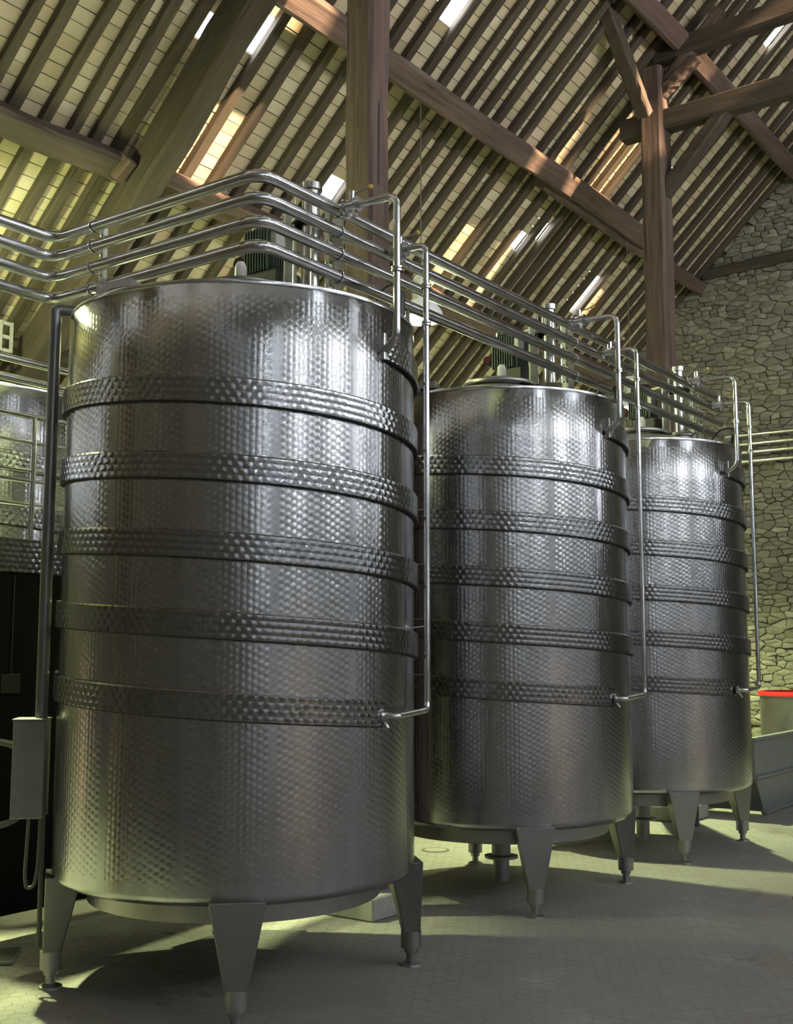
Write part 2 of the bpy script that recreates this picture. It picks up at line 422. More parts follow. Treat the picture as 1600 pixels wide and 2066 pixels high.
# the other walls of the barn
def quadwall(name, vs_, fs): return tag(link(name, mesh(name, vs_, fs), M['limewall']), kind='structure')
quadwall('wall_left', [(XW, YN, 0), (XW, YG, 0), (XW, YG, roofz(XW)), (XW, YN, roofz(XW))], [(0, 1, 2, 3)])
zt = roofz(XW)
quadwall('wall_right', [(XE, YN, 0), (XE, YG, 0), (XE, YG, zt), (XE, YN, zt)], [(0, 1, 2, 3)])
quadwall('wall_near', [(XW, YN, 0), (XE, YN, 0), (XE, YN, zt), (XR, YN, roofz(XR)), (XW, YN, zt)], [(0, 1, 2, 3, 4)])

# ------------------------------------------------------------------ roof
ceil = empty('ceiling', kind='structure')
raft_y = [-3.0+.262*k for k in range(12)]+[.141, .378, .641, .883, 1.121, 1.33, 1.753, 2.025, 2.302, 2.603, 2.90, 3.14, 3.401, 3.715, 3.979, 4.214, 4.44, 4.686, 4.929, 5.213,
          5.46, 5.765, 6.04, 6.33, 6.62, 6.85, 7.08, 7.315, 7.591, 7.916, 8.21, 8.491, 8.815, 9.119, 9.40, 9.653, 9.948, 10.188, 10.452]
raft_y = sorted(raft_y)
RD = .066
def slope_pt(x, y, off): return Vector((x, y, roofz(x)))+NRM*off      # off > 0 is outside
X0, X1 = XW, XR
for i, y in enumerate(raft_y):
    wd = rnd.uniform(.075, .10)
    beam('rafter', slope_pt(X0, y, RD/2), slope_pt(X1, y+rnd.uniform(-.02, .02), RD/2), wd, RD*rnd.uniform(.9, 1.15), M['rafter'], ceil, NRM, .010, 22, rnd.uniform(-.02, .02), i)
# tiles, one course of .109 m after the other, one tile from rafter to rafter
GA = .1088; s0 = (X0-XA)/math.cos(R_(44)); s1 = (X1-XA)/math.cos(R_(44)); rows = int((s1-s0)/GA)
def roof_hit(u, v):
    d = Vector(((u-800)/F_PX, 1, -(v-1033)/F_PX))
    y = d.y*math.cos(PITCH)-d.z*math.sin(PITCH); z = d.y*math.sin(PITCH)+d.z*math.cos(PITCH)
    r = Vector((d.x*math.cos(YAW)-y*math.sin(YAW), d.x*math.sin(YAW)+y*math.cos(YAW), z))
    t = (ZA-TB*XA-CAM.z+TB*CAM.x)/(r.z-TB*r.x)
    return CAM+r*t
# slipped tiles: upper and lower end of each gap along its rafter bay, as seen from the camera
GAPS = [((521, 32), (484, 82)), ((470, 45), (434, 108)), ((948, -30), (905, 40)), ((1592, 25), (1545, 92)), ((1388, 325), (1358, 372)),
        ((1219, 570), (1160, 640)), ((1064, 480), (1046, 512)), ((1106, 452), (1082, 482)), ((690, 378), (676, 402))]
gaps = []
for a, b in GAPS:
    A_, B_ = roof_hit(*a), roof_hit(*b); gaps.append(((A_.y+B_.y)/2, min(A_.x, B_.x), max(A_.x, B_.x)))
def hole(x, ya, yb): return any(ya < g[0] < yb and g[1] < x < g[2] for g in gaps)
ys = [raft_y[0]-.26]+raft_y+[YG+.12]
tiles, back = [], []
BV, BF = [], []
for a, b in zip(ys, ys[1:]):
    for k in range(rows):
        s = s0+(k+.5)*GA; x = XA+s*math.cos(R_(44)); yc = (a+b)/2
        c = slope_pt(x, yc, RD+.008); u, v, d = px(c)
        if hole(x, a, b): continue
        tiles.append((c, b-a, u, v, d))
        p = slope_pt(x, yc, RD+.035); e = UPS*(GA/2+.002); f = Vector((0, (b-a)/2+.002, 0)); n = len(BV)
        BV += [p-e-f, p+e-f, p+e+f, p-e+f]; BF.append((n, n+1, n+2, n+3))
link('roof_covering', mesh('roof_covering', BV, BF), M['backing'], ceil)
RT = Matrix((UPS, Vector((0, 1, 0)), UPS.cross(Vector((0, 1, 0))))).transposed()
bm = bmesh.new(); bbox(bm, (0, 0, 0), (1, 1, 1)); tile_me = bm_mesh('roof_tile', bm); tile_me.materials.append(M['tile'])
cube_v = [tuple(v.co) for v in tile_me.vertices]; cube_f = [tuple(p.vertices) for p in tile_me.polygons]
def tile_rank(q):
    c, wd, u, v, d = q
    if not (-10 < u < 1610 and -10 < v < 470) or (690 < u < 790): return 1e9
    if u < 560 and v > 470-.3*u: return 1e9
    return d
tiles.sort(key=tile_rank); V_, F_ = [], []
for i, (c, wd, u, v, d) in enumerate(tiles):
    sx, sy, sz = GA-rnd.uniform(.004, .009), wd-.002, .014
    T = RT @ Matrix.Rotation(rnd.uniform(-.05, .05), 3, 'Y') @ Matrix.Rotation(rnd.uniform(-.012, .012), 3, 'Z')
    if i < 300:
        o = link('roof_tile', tile_me, None, ceil, c, T.to_euler()); o.scale = (sx, sy, sz)
    else:
        n = len(V_); V_ += [c+T @ Vector((p[0]*sx, p[1]*sy, p[2]*sz)) for p in cube_v]; F_ += [tuple(q+n for q in f) for f in cube_f]
tag(link('roof_tile_field', mesh('roof_tile_field', V_, F_), M['tile'], ceil), kind='stuff')

# opposite slope with a few openings where tiles have slipped (the sun comes in through these)
PATCH = [(-1.95, 2.05, .22, .75), (-1.95, 1.80, .10, .30), (-1.95, 6.40, .10, .42), (-1.95, 6.72, .10, .5), (-1.02, 7.08, .25, .30), (-1.25, 6.12, .09, .25), (-2.15, 5.65, .08, .5), (-2.05, 8.62, .08, .2)]
holes2 = []
for q_ in [(x, y, roofz(x), hw, hl) for x, y, hw, hl in PATCH]+[(-.19, -3.45, 2.75, .16, .55)]:
    x, y, z_, hw, hl = q_; P = Vector((x, y, z_)); D = -SUN_DIR; z2 = lambda q: roofz(XR)-TB*(q-XR)
    # P + t D on opposite plane z = zr - TB (X - XR)
    tt = (roofz(XR)+TB*XR-P.z-TB*P.x)/(D.z+TB*D.x); q = P+D*tt
    holes2.append((q.x, q.y, hw, hl))
xs = sorted({XR, XE} | {h[0]-h[3]*.5 for h in holes2} | {h[0]+h[3]*.5 for h in holes2}); yy = sorted({YN, YG} | {h[1]-h[2] for h in holes2} | {h[1]+h[2] for h in holes2})
V_, F_ = [], []
for xa, xb in zip(xs, xs[1:]):
    for ya, yb in zip(yy, yy[1:]):
        cx, cy = (xa+xb)/2, (ya+yb)/2
        if any(abs(cx-h[0]) < h[3]*.5 and abs(cy-h[1]) < h[2] for h in holes2): continue
        n = len(V_); zf = lambda q: roofz(XR)-TB*(q-XR)+.05
        V_ += [(xa, ya, zf(xa)), (xb, ya, zf(xb)), (xb, yb, zf(xb)), (xa, yb, zf(xa))]; F_.append((n, n+1, n+2, n+3))
link('roof_slope', mesh('roof_slope', V_, F_), M['slate'], ceil)
# visible slope beyond the rafters built above, towards the near gable
link('roof_slope', mesh('roof_slope', [(XW, YN, roofz(XW)), (XR, YN, roofz(XR)), (XR, ys[0], roofz(XR)), (XW, ys[0], roofz(XW))], [(0, 1, 2, 3)]), M['tile'], ceil)

# purlins
def pur(name, x, z, ya, yb, wd, hg, mat, sd_, bow=0, zb=None): return beam(name, (x, ya, z), (x, yb, z if zb is None else zb), wd, hg, mat, ceil, NRM, .02, 24, bow, sd_)
pur('purlin', -1.30, 6.47, -4.0, 8.95, .22, .20, M['oak'], 1, 0, 6.64)
pur('purlin', -1.42, 6.56, 6.0, YG+.1, .17, .17, M['oak'], 2)
pur('purlin', -2.63, 5.37, -4.0, 1.36, .20, .19, M['oakdark'], 3, .03)
pur('purlin', -2.60, 5.40, 1.58, YG+.1, .20, .19, M['oak'], 4)
pur('purlin', -2.46, 5.36, 1.58, 3.4, .10, .16, M['oak'], 14)
pur('purlin', -.03, 7.86, -4.0, YG+.1, .20, .19, M['oak'], 5)
pur('purlin', 1.3, roofz(1.3)-.15, -4.0, YG+.1, .20, .19, M['oakdark'], 6)
pur('purlin', -3.9, roofz(-3.9)-.15, -4.0, YG+.1, .18, .18, M['oakdark'], 7)
pur('ridge_beam', XR, roofz(XR)-.15, -4.0, YG+.1, .2, .2, M['oakdark'], 8)
# principal rafter with the block that carries the purlin
beam('principal_rafter', slope_pt(-4.7, 1.50, -.20), slope_pt(-.6, 1.46, -.20), .23, .30, M['oakdark'], ceil, NRM, .025, 14, .02, 21)
box('purlin_block', slope_pt(-2.66, 1.31, -.15), (.20, .10, .13), M['oak'], ceil, .012, (0, R_(-44), .25))
box('wall_plate', (XW+.12, -.2, roofz(XW)-.12), (.24, 21, .16), M['oakdark'], ceil, .01)
# white lattice under the roof over the second tank row
lt = empty('lattice_frame', (-3.62, .98, 4.10), kind=None); lt.parent = ceil
for k in range(3):
    box('slat', (0, .0, -.11+.11*k), (.02, .34, .03), M['concrete'], lt, .002)
for k in range(4): box('slat', (.012, -.15+.10*k, 0), (.02, .025, .25), M['concrete'], lt, .002)

# posts stand in the tank row; the far one carries tie beams and braces
def post_shaft(parent, c, wd, z1, sd_):
    o = beam('post_shaft', (c[0], c[1], .13), (c[0], c[1], z1), wd, wd, M['oak'], parent, (1, 0, 0), .012, 18, 0, sd_); o.matrix_parent_inverse = Matrix.Translation((-c[0], -c[1], 0)); return o
def plinth(parent, sx, sy): box('plinth', (.02, .03, .07), (sx, sy, .14), M['concrete'], parent, .01)
P1 = (-.305, 1.495)
p1 = empty('timber_post', (*P1, 0)); tag(p1, 'thick cracked squared oak post rising between the first two tanks', 'post')
post_shaft(p1, P1, .226, 7.62, 5); plinth(p1, .40, .50)
for k, (ya, yb, z0, z1, wd) in enumerate(((-.030, -.022, 5.6, 6.9, .010), (-.022, -.032, 4.6, 5.6, .018), (-.032, -.028, 3.6, 4.6, .012))):
    v = [(.1075, ya-wd/2, z1), (.1075, ya+wd/2, z1), (.1075, yb+wd/2, z0), (.1075, yb-wd/2, z0)]
    link('drying_crack', mesh('drying_crack', v+[(.10, b, c) for a, b, c in v], [(0, 1, 2, 3), (0, 4, 5, 1), (1, 5, 6, 2), (2, 6, 7, 3), (3, 7, 4, 0)]), M['black'], p1)
p0 = copy_tree(p1); p0.location = (-.305, -3.45, 0); p0['label'] = 'sunlit squared oak post in the tank row nearest the camera side'
PX, PY = -.318, 6.46
tr = empty('roof_truss', (PX, PY, 0)); tag(tr, 'dark braced oak post with tie beams standing behind the farthest tank', 'post')
inv = Matrix.Translation((-PX, -PY, 0)); K2 = .814
def s2(p): return CAM+(Vector(p)-CAM)*K2
def tb(name, a, b, wd, hg, mat, sd_, up=(0, 0, 1), jit=.015):
    o = beam(name, s2(a), s2(b), wd*K2, hg*K2, mat, tr, up, jit, 12, 0, sd_); o.matrix_parent_inverse = inv; return o
post_shaft(tr, (PX, PY), .245, 7.62, 3); plinth(tr, .42, .55)
OX, OY = -1.36, 8.96
tb('tie_beam', (-1.78, OY, 8.30), (9.5, OY, 8.24), .26, .27, M['oakdark'], 5)
tb('collar_beam', (-1.30, OY, 9.20), (8.5, OY, 9.55), .24, .26, M['oakdark'], 6)
tb('brace', (-1.25, OY, 7.35), (-.42, OY, 8.22), .17, .20, M['oakdark'], 7, (0, 1, 0))
tb('brace', (-1.22, OY, 8.75), (-.45, OY, 9.55), .15, .14, M['oak'], 8, (0, 1, 0))
tb('brace', (-1.25, OY-.05, 8.62), (-.75, OY-.05, 8.98), .13, .13, M['oak'], 9, (0, 1, 0))
tb('brace', (OX, 8.65, 8.30), (OX, 7.5, 9.26), .16, .18, M['oakdark'], 10, (1, 0, 0))

# ------------------------------------------------------------------ wine tanks
R0, ZT, ZB = .902, 3.293, .5214
def ring_uv(me, name='UVMap'): pass
def cyl_shell(n=144):
    """shell wall with knuckle at the bottom; UV in metres"""
    prof = [(R0-.05, ZB-.018), (R0-.018, ZB-.006), (R0-.004, ZB+.012), (R0, ZB+.03)]+[(R0, ZB+.03+(ZT-ZB-.03)*k/8) for k in range(1, 9)]+[(R0-.006, ZT+.004)]
    vs_, fs, uv = [], [], []
    for r, z in prof:
        for k in range(n+1): a = 2*math.pi*k/n; vs_.append((r*math.cos(a), r*math.sin(a), z))
    m = n+1
    for i in range(len(prof)-1):
        for k in range(n): fs.append((i*m+k, i*m+k+1, (i+1)*m+k+1, (i+1)*m+k))
    me = mesh('shell', vs_, fs, True); ul = me.uv_layers.new(name='UVMap')
    for li, lp in enumerate(me.loops):
        k = lp.vertex_index % m; i = lp.vertex_index//m; ul.data[li].uv = (2*math.pi*R0*k/n, prof[i][1])
    return me
def band_mesh(a0=0.0, turns=5.0, z0=3.077, z1=1.311, hgt=.126, th=.022):
    n = int(turns*90); prof = [(R0-.004, -hgt/2), (R0+th-.005, -hgt/2), (R0+th, -hgt/2+.006), (R0+th, hgt/2-.006), (R0+th-.005, hgt/2), (R0-.004, hgt/2)]
    vs_, fs, uvs = [], [], []
    vl = [0, .02, .03, .156-.006, .16, .18]
    for i in range(n+1):
        a = a0+2*math.pi*turns*i/n; zc = z0+(z1-z0)*i/n
        for j, (r, z) in enumerate(prof): vs_.append((r*math.cos(a), r*math.sin(a), zc+z)); uvs.append(((a-a0)*R0, z+hgt/2))
    m = len(prof)
    for i in range(n):
        for j in range(m-1): fs.append((i*m+j, (i+1)*m+j, (i+1)*m+j+1, i*m+j+1))
    fs.append(tuple(range(m))); fs.append(tuple(n*m+j for j in range(m))[::-1])
    me = mesh('cooling_band', vs_, fs); ul = me.uv_layers.new(name='UVMap')
    for li, lp in enumerate(me.loops): ul.data[li].uv = uvs[lp.vertex_index]
    for p in me.polygons: p.use_smooth = len(p.vertices) == 4
    me.materials.append(M['band']); me.materials.append(M['undershade'])
    for k in range(n): me.polygons[k*(m-1)].material_index = me.polygons[k*(m-1)+1].material_index = 1      # shadow line under the band, painted dark on its lower edge
    try: me.set_sharp_from_angle(angle=R_(30))
    except Exception: pass
    return me
SHELL = cyl_shell()
def leg_mesh():
    # folded plate: flat outward face, tapering down; local +X is outward
    t, b = [(.0, -.125), (.0, .125), (-.17, .10), (-.17, -.10)], [(.0, -.050), (.0, .050), (-.085, .045), (-.085, -.045)]
    vs_ = [(x, y, .535 if x == 0 else .515) for x, y in t]+[(x, y, .17) for x, y in b]
    fs = [(0, 1, 2, 3), (7, 6, 5, 4)]+[(k, (k+1) % 4, 4+(k+1) % 4, 4+k) for k in range(4)]
    bm = bmesh.new(); me = mesh('leg', vs_, fs); bm.from_mesh(me)
    bmesh.ops.recalc_face_normals(bm, faces=bm.faces[:]); bmesh.ops.bevel(bm, geom=bm.edges[:], offset=.004, segments=1, affect='EDGES'); bm.to_mesh(me); bm.free(); return me
LEG = leg_mesh()
bm = bmesh.new(); blathe(bm, [(0, .175), (.053, .175), (.053, .088), (.036, .084), (.034, .062), (.024, .058), (.024, .016), (0, .016)], 20); FOOTC = bm_mesh('levelling_foot', bm, True)
bm = bmesh.new(); blathe(bm, [(0, .022), (.024, .022), (.056, .010), (.058, 0), (0, 0)], 20); FOOTD = bm_mesh('foot_plate', bm, True)
def tank(loc, label, band_a=0.0, top='full', legs=((.63, -.66), (.63, .66), (-.62, .66), (-.56, -.70))):
    t = empty('wine_tank', loc, label=label, cat='tank', group='stainless wine tanks')
    link('shell', SHELL, M['shell'], t)
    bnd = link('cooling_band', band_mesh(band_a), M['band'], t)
    ca, sa = math.cos(band_a), math.sin(band_a)
    e = box('end_plate', ((R0+.014)*ca, (R0+.014)*sa, 3.077), (.034, .020, .134), M['steel'], t, .003); e.rotation_euler = (0, 0, band_a)
    lathe('top_rim', [(R0-.03, ZT-.01), (R0+.0015, ZT-.012), (R0+.003, ZT-.004), (R0+.0015, ZT+.006), (R0-.03, ZT+.008)], M['steel'], t, n=96)
    lathe('tank_top', [(R0-.006, ZT+.002), (.30, ZT+.16), (0, ZT+.185)], M['brushed'], t, n=64)
    lathe('bottom_plate', [(0, ZB-.03), (R0-.05, ZB-.018)], M['brushed'], t, n=64)
    lathe('base_ring', [(.69, ZB-.02), (.73, ZB-.02), (.73, .405), (.715, .40), (.69, .405)], M['brushed'], t, n=72)
    for lx, ly in legs:
        a = math.atan2(ly, lx); r = math.hypot(lx, ly)
        lg = link('leg', LEG, M['leg'], t, (math.cos(a)*(r+.03), math.sin(a)*(r+.03), 0), (0, 0, a))
        f = link('levelling_foot', FOOTC, M['dullsteel'], lg, (-.04, 0, 0)); link('foot_plate', FOOTD, M['dullsteel'], lg, (-.04, 0, 0))
    dp = lathe('drain_pipe', [(0, .05), (.055, .05), (.055, .20), (.065, .205), (.065, .51), (0, .51)], M['dullsteel'], t, n=24)
    lathe('drain_flange', [(.05, .20), (.115, .20), (.115, .215), (.05, .225)], M['dullsteel'], dp, n=28)
    # lifting lugs
    for a in (R_(-97), R_(25), R_(150)):
        bm = bmesh.new(); out = [(-.055, 0), (.055, 0), (.022, .075), (0, .088), (-.022, .075)]
        hole_ = [(.012*math.cos(2*math.pi*k/8), .052+.016*math.sin(2*math.pi*k/8)) for k in range(8)]
        for yo in (-.005, .005):
            ov = [bm.verts.new((p[0], yo, p[1])) for p in out]; hv_ = [bm.verts.new((p[0], yo, p[1])) for p in hole_]
            es = [bm.edges.new((ov[k], ov[(k+1) % 5])) for k in range(5)]+[bm.edges.new((hv_[k], hv_[(k+1) % 8])) for k in range(8)]
            bmesh.ops.triangle_fill(bm, use_beauty=True, edges=es)
        bm.verts.ensure_lookup_table(); k0 = 13
        for k in range(5): bm.faces.new((bm.verts[k], bm.verts[(k+1) % 5], bm.verts[k0+(k+1) % 5], bm.verts[k0+k]))
        for k in range(8): bm.faces.new((bm.verts[5+k], bm.verts[5+(k+1) % 8], bm.verts[k0+5+(k+1) % 8], bm.verts[k0+5+k]))
        link('lifting_lug', bm_mesh('lifting_lug', bm), M['brushed'], t, (.885*math.cos(a), .885*math.sin(a), ZT), (0, 0, a+math.pi/2))
    fl = box('top_flap', (-.10, -.78, ZT+.055), (.22, .10, .05), M['dullsteel'], t, .004, (R_(-14), 0, R_(8)))
    if top == 'bare': return t
    # manway with lid and white breather cap
    mw = lathe('manway', [(.20, ZT+.10), (.20, ZT+.165), (.235, ZT+.17), (.235, ZT+.19), (0, ZT+.20)], M['steel'], t, (.08, -.10, 0), 40)
    lathe('clamp_ring', [(.24, ZT+.161), (.252, ZT+.171), (.252, ZT+.187), (.24, ZT+.197)], M['dullsteel'], mw, n=40)
    lathe('breather_cap', [(0, ZT+.295), (.018, ZT+.290), (.030, ZT+.265), (.033, ZT+.17), (0, ZT+.17)], M['whiteplastic'], mw, (.105, -.135, 0), 18)
    # gear motor
    g = empty('gear_motor', (.02, .16, ZT+.17)); g.parent = t
    box('motor_body', (0, 0, .30), (.17, .17, .26), M['greenpaint'], g, .012)
    bm = bmesh.new()
    for k in range(9): bbox(bm, (-.08+.02*k, -.095, .30), (.006, .03, .24)); bbox(bm, (.095, -.08+.02*k, .30), (.03, .006, .24))
    link('cooling_fins', bm_mesh('cooling_fins', bm), M['greenpaint'], g)
    box('gear_housing', (.06, -.02, .09), (.22, .2, .17), M['black'], g, .012)
    lathe('fan_cover', [(0, .50), (.07, .49), (.095, .46), (.095, .43), (0, .43)], M['black'], g, n=24)
    box('terminal_box', (.10, -.05, .34), (.06, .09, .11), M['dullsteel'], g, .006)
    ri = cyl('dial_housing', (-.135, -.05, .25), (-.118, -.11, .25), .036, M['black'], g); cyl('red_dial', (.017, -.06, 0), (.0178, -.063, 0), .024, M['darkred'], ri)
    # hydraulic ram on a bolted flange, with tie rods
    h = empty('hydraulic_ram', (.40, .06, ZT+.05)); h.parent = t
    lathe('ram_flange', [(.02, .04), (.10, .04), (.10, .085), (.125, .09), (.125, .115), (.06, .125)], M['dullsteel'], h, n=32)
    lathe('ram_cylinder', [(.048, .11), (.048, .66), (.062, .665), (.062, .70), (0, .70)], M['steel'], h, n=24)
    lathe('ram_cap', [(.09, .48), (.10, .485), (.10, .50), (.02, .54)], M['black'], h, n=24)
    for k in range(4):
        a = R_(45+90*k); cyl('tie_rod', (.085*math.cos(a), .085*math.sin(a), .11), (.085*math.cos(a), .085*math.sin(a), .62), .006, M['steel'], h, n=8)
    box('guard_plate', (-.12, -.02, .33), (.012, .10, .52), M['palesheet'], h, .003); box('guard_plate', (.11, .10, .33), (.06, .012, .52), M['palesheet'], h, .003)
    box('guard_hood', (-.25, .10, .56), (.18, .16, .02), M['palesheet'], h, .003, (R_(10), R_(-8), 0))
    return t
TY = [0.0, 2.6318, 4.8936]; TX = [0, 0, .048]
TL = ['nearest and largest stainless wine tank with spiral cooling band and control cabinet', 'middle stainless wine tank of the row of three with spiral cooling band',
      'farthest stainless wine tank of the row next to the stone wall']
BA = [0.0, R_(-6), R_(-12)]
for k in range(3): tank((TX[k], TY[k], 0), TL[k], BA[k])
tank((-2.9, .30, 0), 'yellow-lit stainless tank behind the catwalk railing at the left edge', 1.2, 'bare')

# ------------------------------------------------------------------ product pipes on top of the tanks
KS = .896
def sc(p): return CAM+(Vector(p)-CAM)*KS
ZP = [CAM.z+(z-CAM.z)*KS for z in (4.0967, 3.9751, 3.8453, 3.7121)]
XP = sc((.2068, 0, 0)).x; YC = sc((0, -.1206, 0)).y; X2 = sc((-1.4779, 0, 0)).x; YE = 5.46; PR = .0305
PLAB = ['topmost of the four stacked steel pipes running over the tank tops', 'second from top of the four stacked steel pipes over the tanks',
        'third from top of the four stacked steel pipes over the tanks', 'lowest of the four stacked steel pipes running over the tank tops']
for k, zz in enumerate(ZP):
    o = tube('manifold_pipe', [(X2, -4.2, zz), (X2, YC, zz), (XP, YC, zz), (XP, YE, zz)], PR, M['steel'], None, .105, 20, (XP, YC, zz))
    tag(o, PLAB[k], 'pipe', 'product pipes over the tanks')
    cyl('weld_ring', (0, .62-YC, 0), (0, .625-YC, 0), PR+.0012, M['dullsteel'], o, n=20); cyl('weld_ring', (0, 3.2-YC, 0), (0, 3.205-YC, 0), PR+.0012, M['dullsteel'], o, n=20)
    lathe('pipe_end', [(0, 0), (PR+.002, 0), (PR+.002, .02), (0, .022)], M['steel'], o, (0, YE-YC, 0), 20).rotation_euler = (R_(-90), 0, 0)
# upright supports standing on the tank tops, with clamps and threaded rods
def topz(x, y, k): r = math.hypot(x-TX[k], y-TY[k]); return ZT+(.902-r)/.602*.158 if r > .3 else ZT+.17
def support(x, y, k, along, label):
    dx, dy = (-(PR+.035), 0) if along == 'y' else (0, PR+.035)
    s = empty('pipe_support', (x+dx, y+dy, topz(x+dx, y+dy, k)), label=label, cat='bracket', group='pipe supports on tank tops')
    hgt = ZP[0]+.02-s.location.z
    box('upright', (0, 0, hgt/2), (.032, .032, hgt), M['palesheet'], s, .002)
    box('base_plate', (0, 0, .004), (.09, .09, .012), M['brushed'], s, .002)
    for zz in ZP:
        z = zz-s.location.z; n = 14
        bm = bmesh.new()
        if along == 'y': pts = [Vector((-dx+(PR+.004)*math.cos(R_(a)), 0, z+(PR+.004)*math.sin(R_(a)))) for a in range(-120, 121, 20)]; pts = [Vector((.0, 0, pts[0].z))]+pts+[Vector((.0, 0, pts[-1].z))]
        else: pts = [Vector((0, -dy-(PR+.004)*math.cos(R_(a)), z+(PR+.004)*math.sin(R_(a)))) for a in range(-120, 121, 20)]; pts = [Vector((0, 0, pts[0].z))]+pts+[Vector((0, 0, pts[-1].z))]
        btube(bm, pts, .004, 6)
        c = link('pipe_clamp', bm_mesh('pipe_clamp', bm, True), M['steel'], s)
        for q in (-1, 1): cyl('clamp_nut', (0, 0, z+q*(PR+.008)-.006), (0, 0, z+q*(PR+.008)+.006), .022 if False else .020, M['steel'], c, n=6)
support(XP, .02, 0, 'y', 'pale upright with clamps holding the four pipes over the nearest tank')
support(XP, 2.63, 1, 'y', 'pale upright with clamps holding the four pipes over the middle tank')
support(XP, 4.99, 2, 'y', 'pale upright with clamps holding the four pipes over the farthest tank')
support(-.56, YC, 0, 'x', 'pale upright with clamps at the left stretch of the four pipes')

# risers: upper one feeds the band start, lower one drains the band end
def valve(parent, p, axis=Vector((1, 0, 0))):
    v = empty('ball_valve', p); v.parent = parent
    bm = bmesh.new(); bcyl(bm, -axis*.035, axis*.035, .030, n=18); bcyl(bm, -axis*.045, -axis*.033, .040, n=18); bcyl(bm, axis*.033, axis*.045, .040, n=18); bcyl(bm, (0, 0, .0), (0, 0, .075), .017, n=14)
    bbox(bm, (-.022, 0, -.035), (.016, .03, .05)); bbox(bm, (.022, 0, -.035), (.016, .03, .05))
    link('valve_body', bm_mesh('valve_body', bm, True), M['steel'], v)
    cyl('valve_lever', (0, 0, .062), (.075, .05, .098), .0045, M['steel'], v, n=8)
    bm = bmesh.new(); bmesh.ops.create_icosphere(bm, subdivisions=2, radius=.013)
    link('lever_knob', bm_mesh('lever_knob', bm, True), M['yellow'], v, (.08, .053, .10))
def union(parent, z, r=.030): return lathe('pipe_union', [(.016, -.012), (r, -.012), (r, -.003), (r-.006, 0), (r, .003), (r, .012), (.016, .012)], M['steel'], parent, (0, 0, z), 20)
RX = [1.0, 1.0, 1.04]; RY = [0.0, 2.525, 4.67]; SX = [.88, .91, .97]; SY = [.43, 3.03, 5.21]
ORD = ['nearest', 'middle', 'farthest']
for k in range(3):
    a = empty('riser_pipe', (RX[k], RY[k], 2.99), label='bent steel riser with yellow-knobbed valve feeding the top band of the %s tank' % ORD[k], cat='pipe', group='upper riser pipes')
    L = a.location; z0 = ZP[0]
    tube('riser_tube', [Vector((XP+.03, RY[k], z0))-L, Vector((XP+.15, RY[k], z0))-L, Vector((XP+.22, RY[k], z0-.006))-L, Vector((RX[k], RY[k], z0-.006))-L, Vector((RX[k], RY[k], 3.10))-L, Vector((TX[k]+R0+.02-.02, RY[k], 3.05))-L], .0185, M['steel'], a, .065, 14)
    valve(a, Vector((XP+.10, RY[k], z0))-L)
    union(a, 3.45-2.99)
    b = empty('drain_riser', (SX[k], SY[k], 1.31), label='slim steel riser dropping down the side of the %s tank to its lowest band' % ORD[k], cat='pipe', group='lower riser pipes')
    L = b.location; z0 = ZP[1]; yt = TY[k]+R0*math.sin(BA[k])
    tube('riser_tube', [Vector((XP+.03, SY[k], z0))-L, Vector((XP+.14, SY[k], z0))-L, Vector((SX[k], SY[k], z0))-L, Vector((SX[k], SY[k], 1.31))-L, Vector((TX[k]+R0+.085, yt+.02, 1.30))-L, Vector((TX[k]+R0+.01, yt, 1.30))-L], .0165, M['steel'], b, .05, 14)
    valve(b, Vector((XP+.09, SY[k], z0))-L)
    union(b, 3.50-1.31, .026); union(b, 3.30-1.31, .026)
    f = cyl('band_flange', Vector((TX[k]+R0+.018, yt, 1.30))-L, Vector((TX[k]+R0+.034, yt, 1.30))-L, .034, M['steel'], b)
    cyl('vent_screw', Vector((TX[k]+R0+.03, yt, 1.27))-L, Vector((TX[k]+R0+.05, yt-.004, 1.245))-L, .009, M['steel'], b, n=10)
    cyl('wall_clip', Vector((TX[k]+R0*math.cos(.42), TY[k]+R0*math.sin(.42), 1.72))-L, Vector((SX[k], SY[k], 1.73))-L, .004, M['steel'], b, n=8)
    # black level sensor beside the rim
    s = empty('level_sensor', (TX[k]+.80, TY[k]+.30, ZT+.03), label='black cylindrical sensor with cable on the rim of the %s tank' % ORD[k], cat='sensor', group='rim sensors')
    lathe('sensor_body', [(0, -.03), (.03, -.03), (.032, .10), (.024, .13), (0, .135)], M['black'], s, n=16)
    tube('sensor_cable', [(0, 0, .12), (-.02, .02, .19), (-.16, .08, .20), (-.30, .12, .06)], .006, M['black'], s, .06, 8)

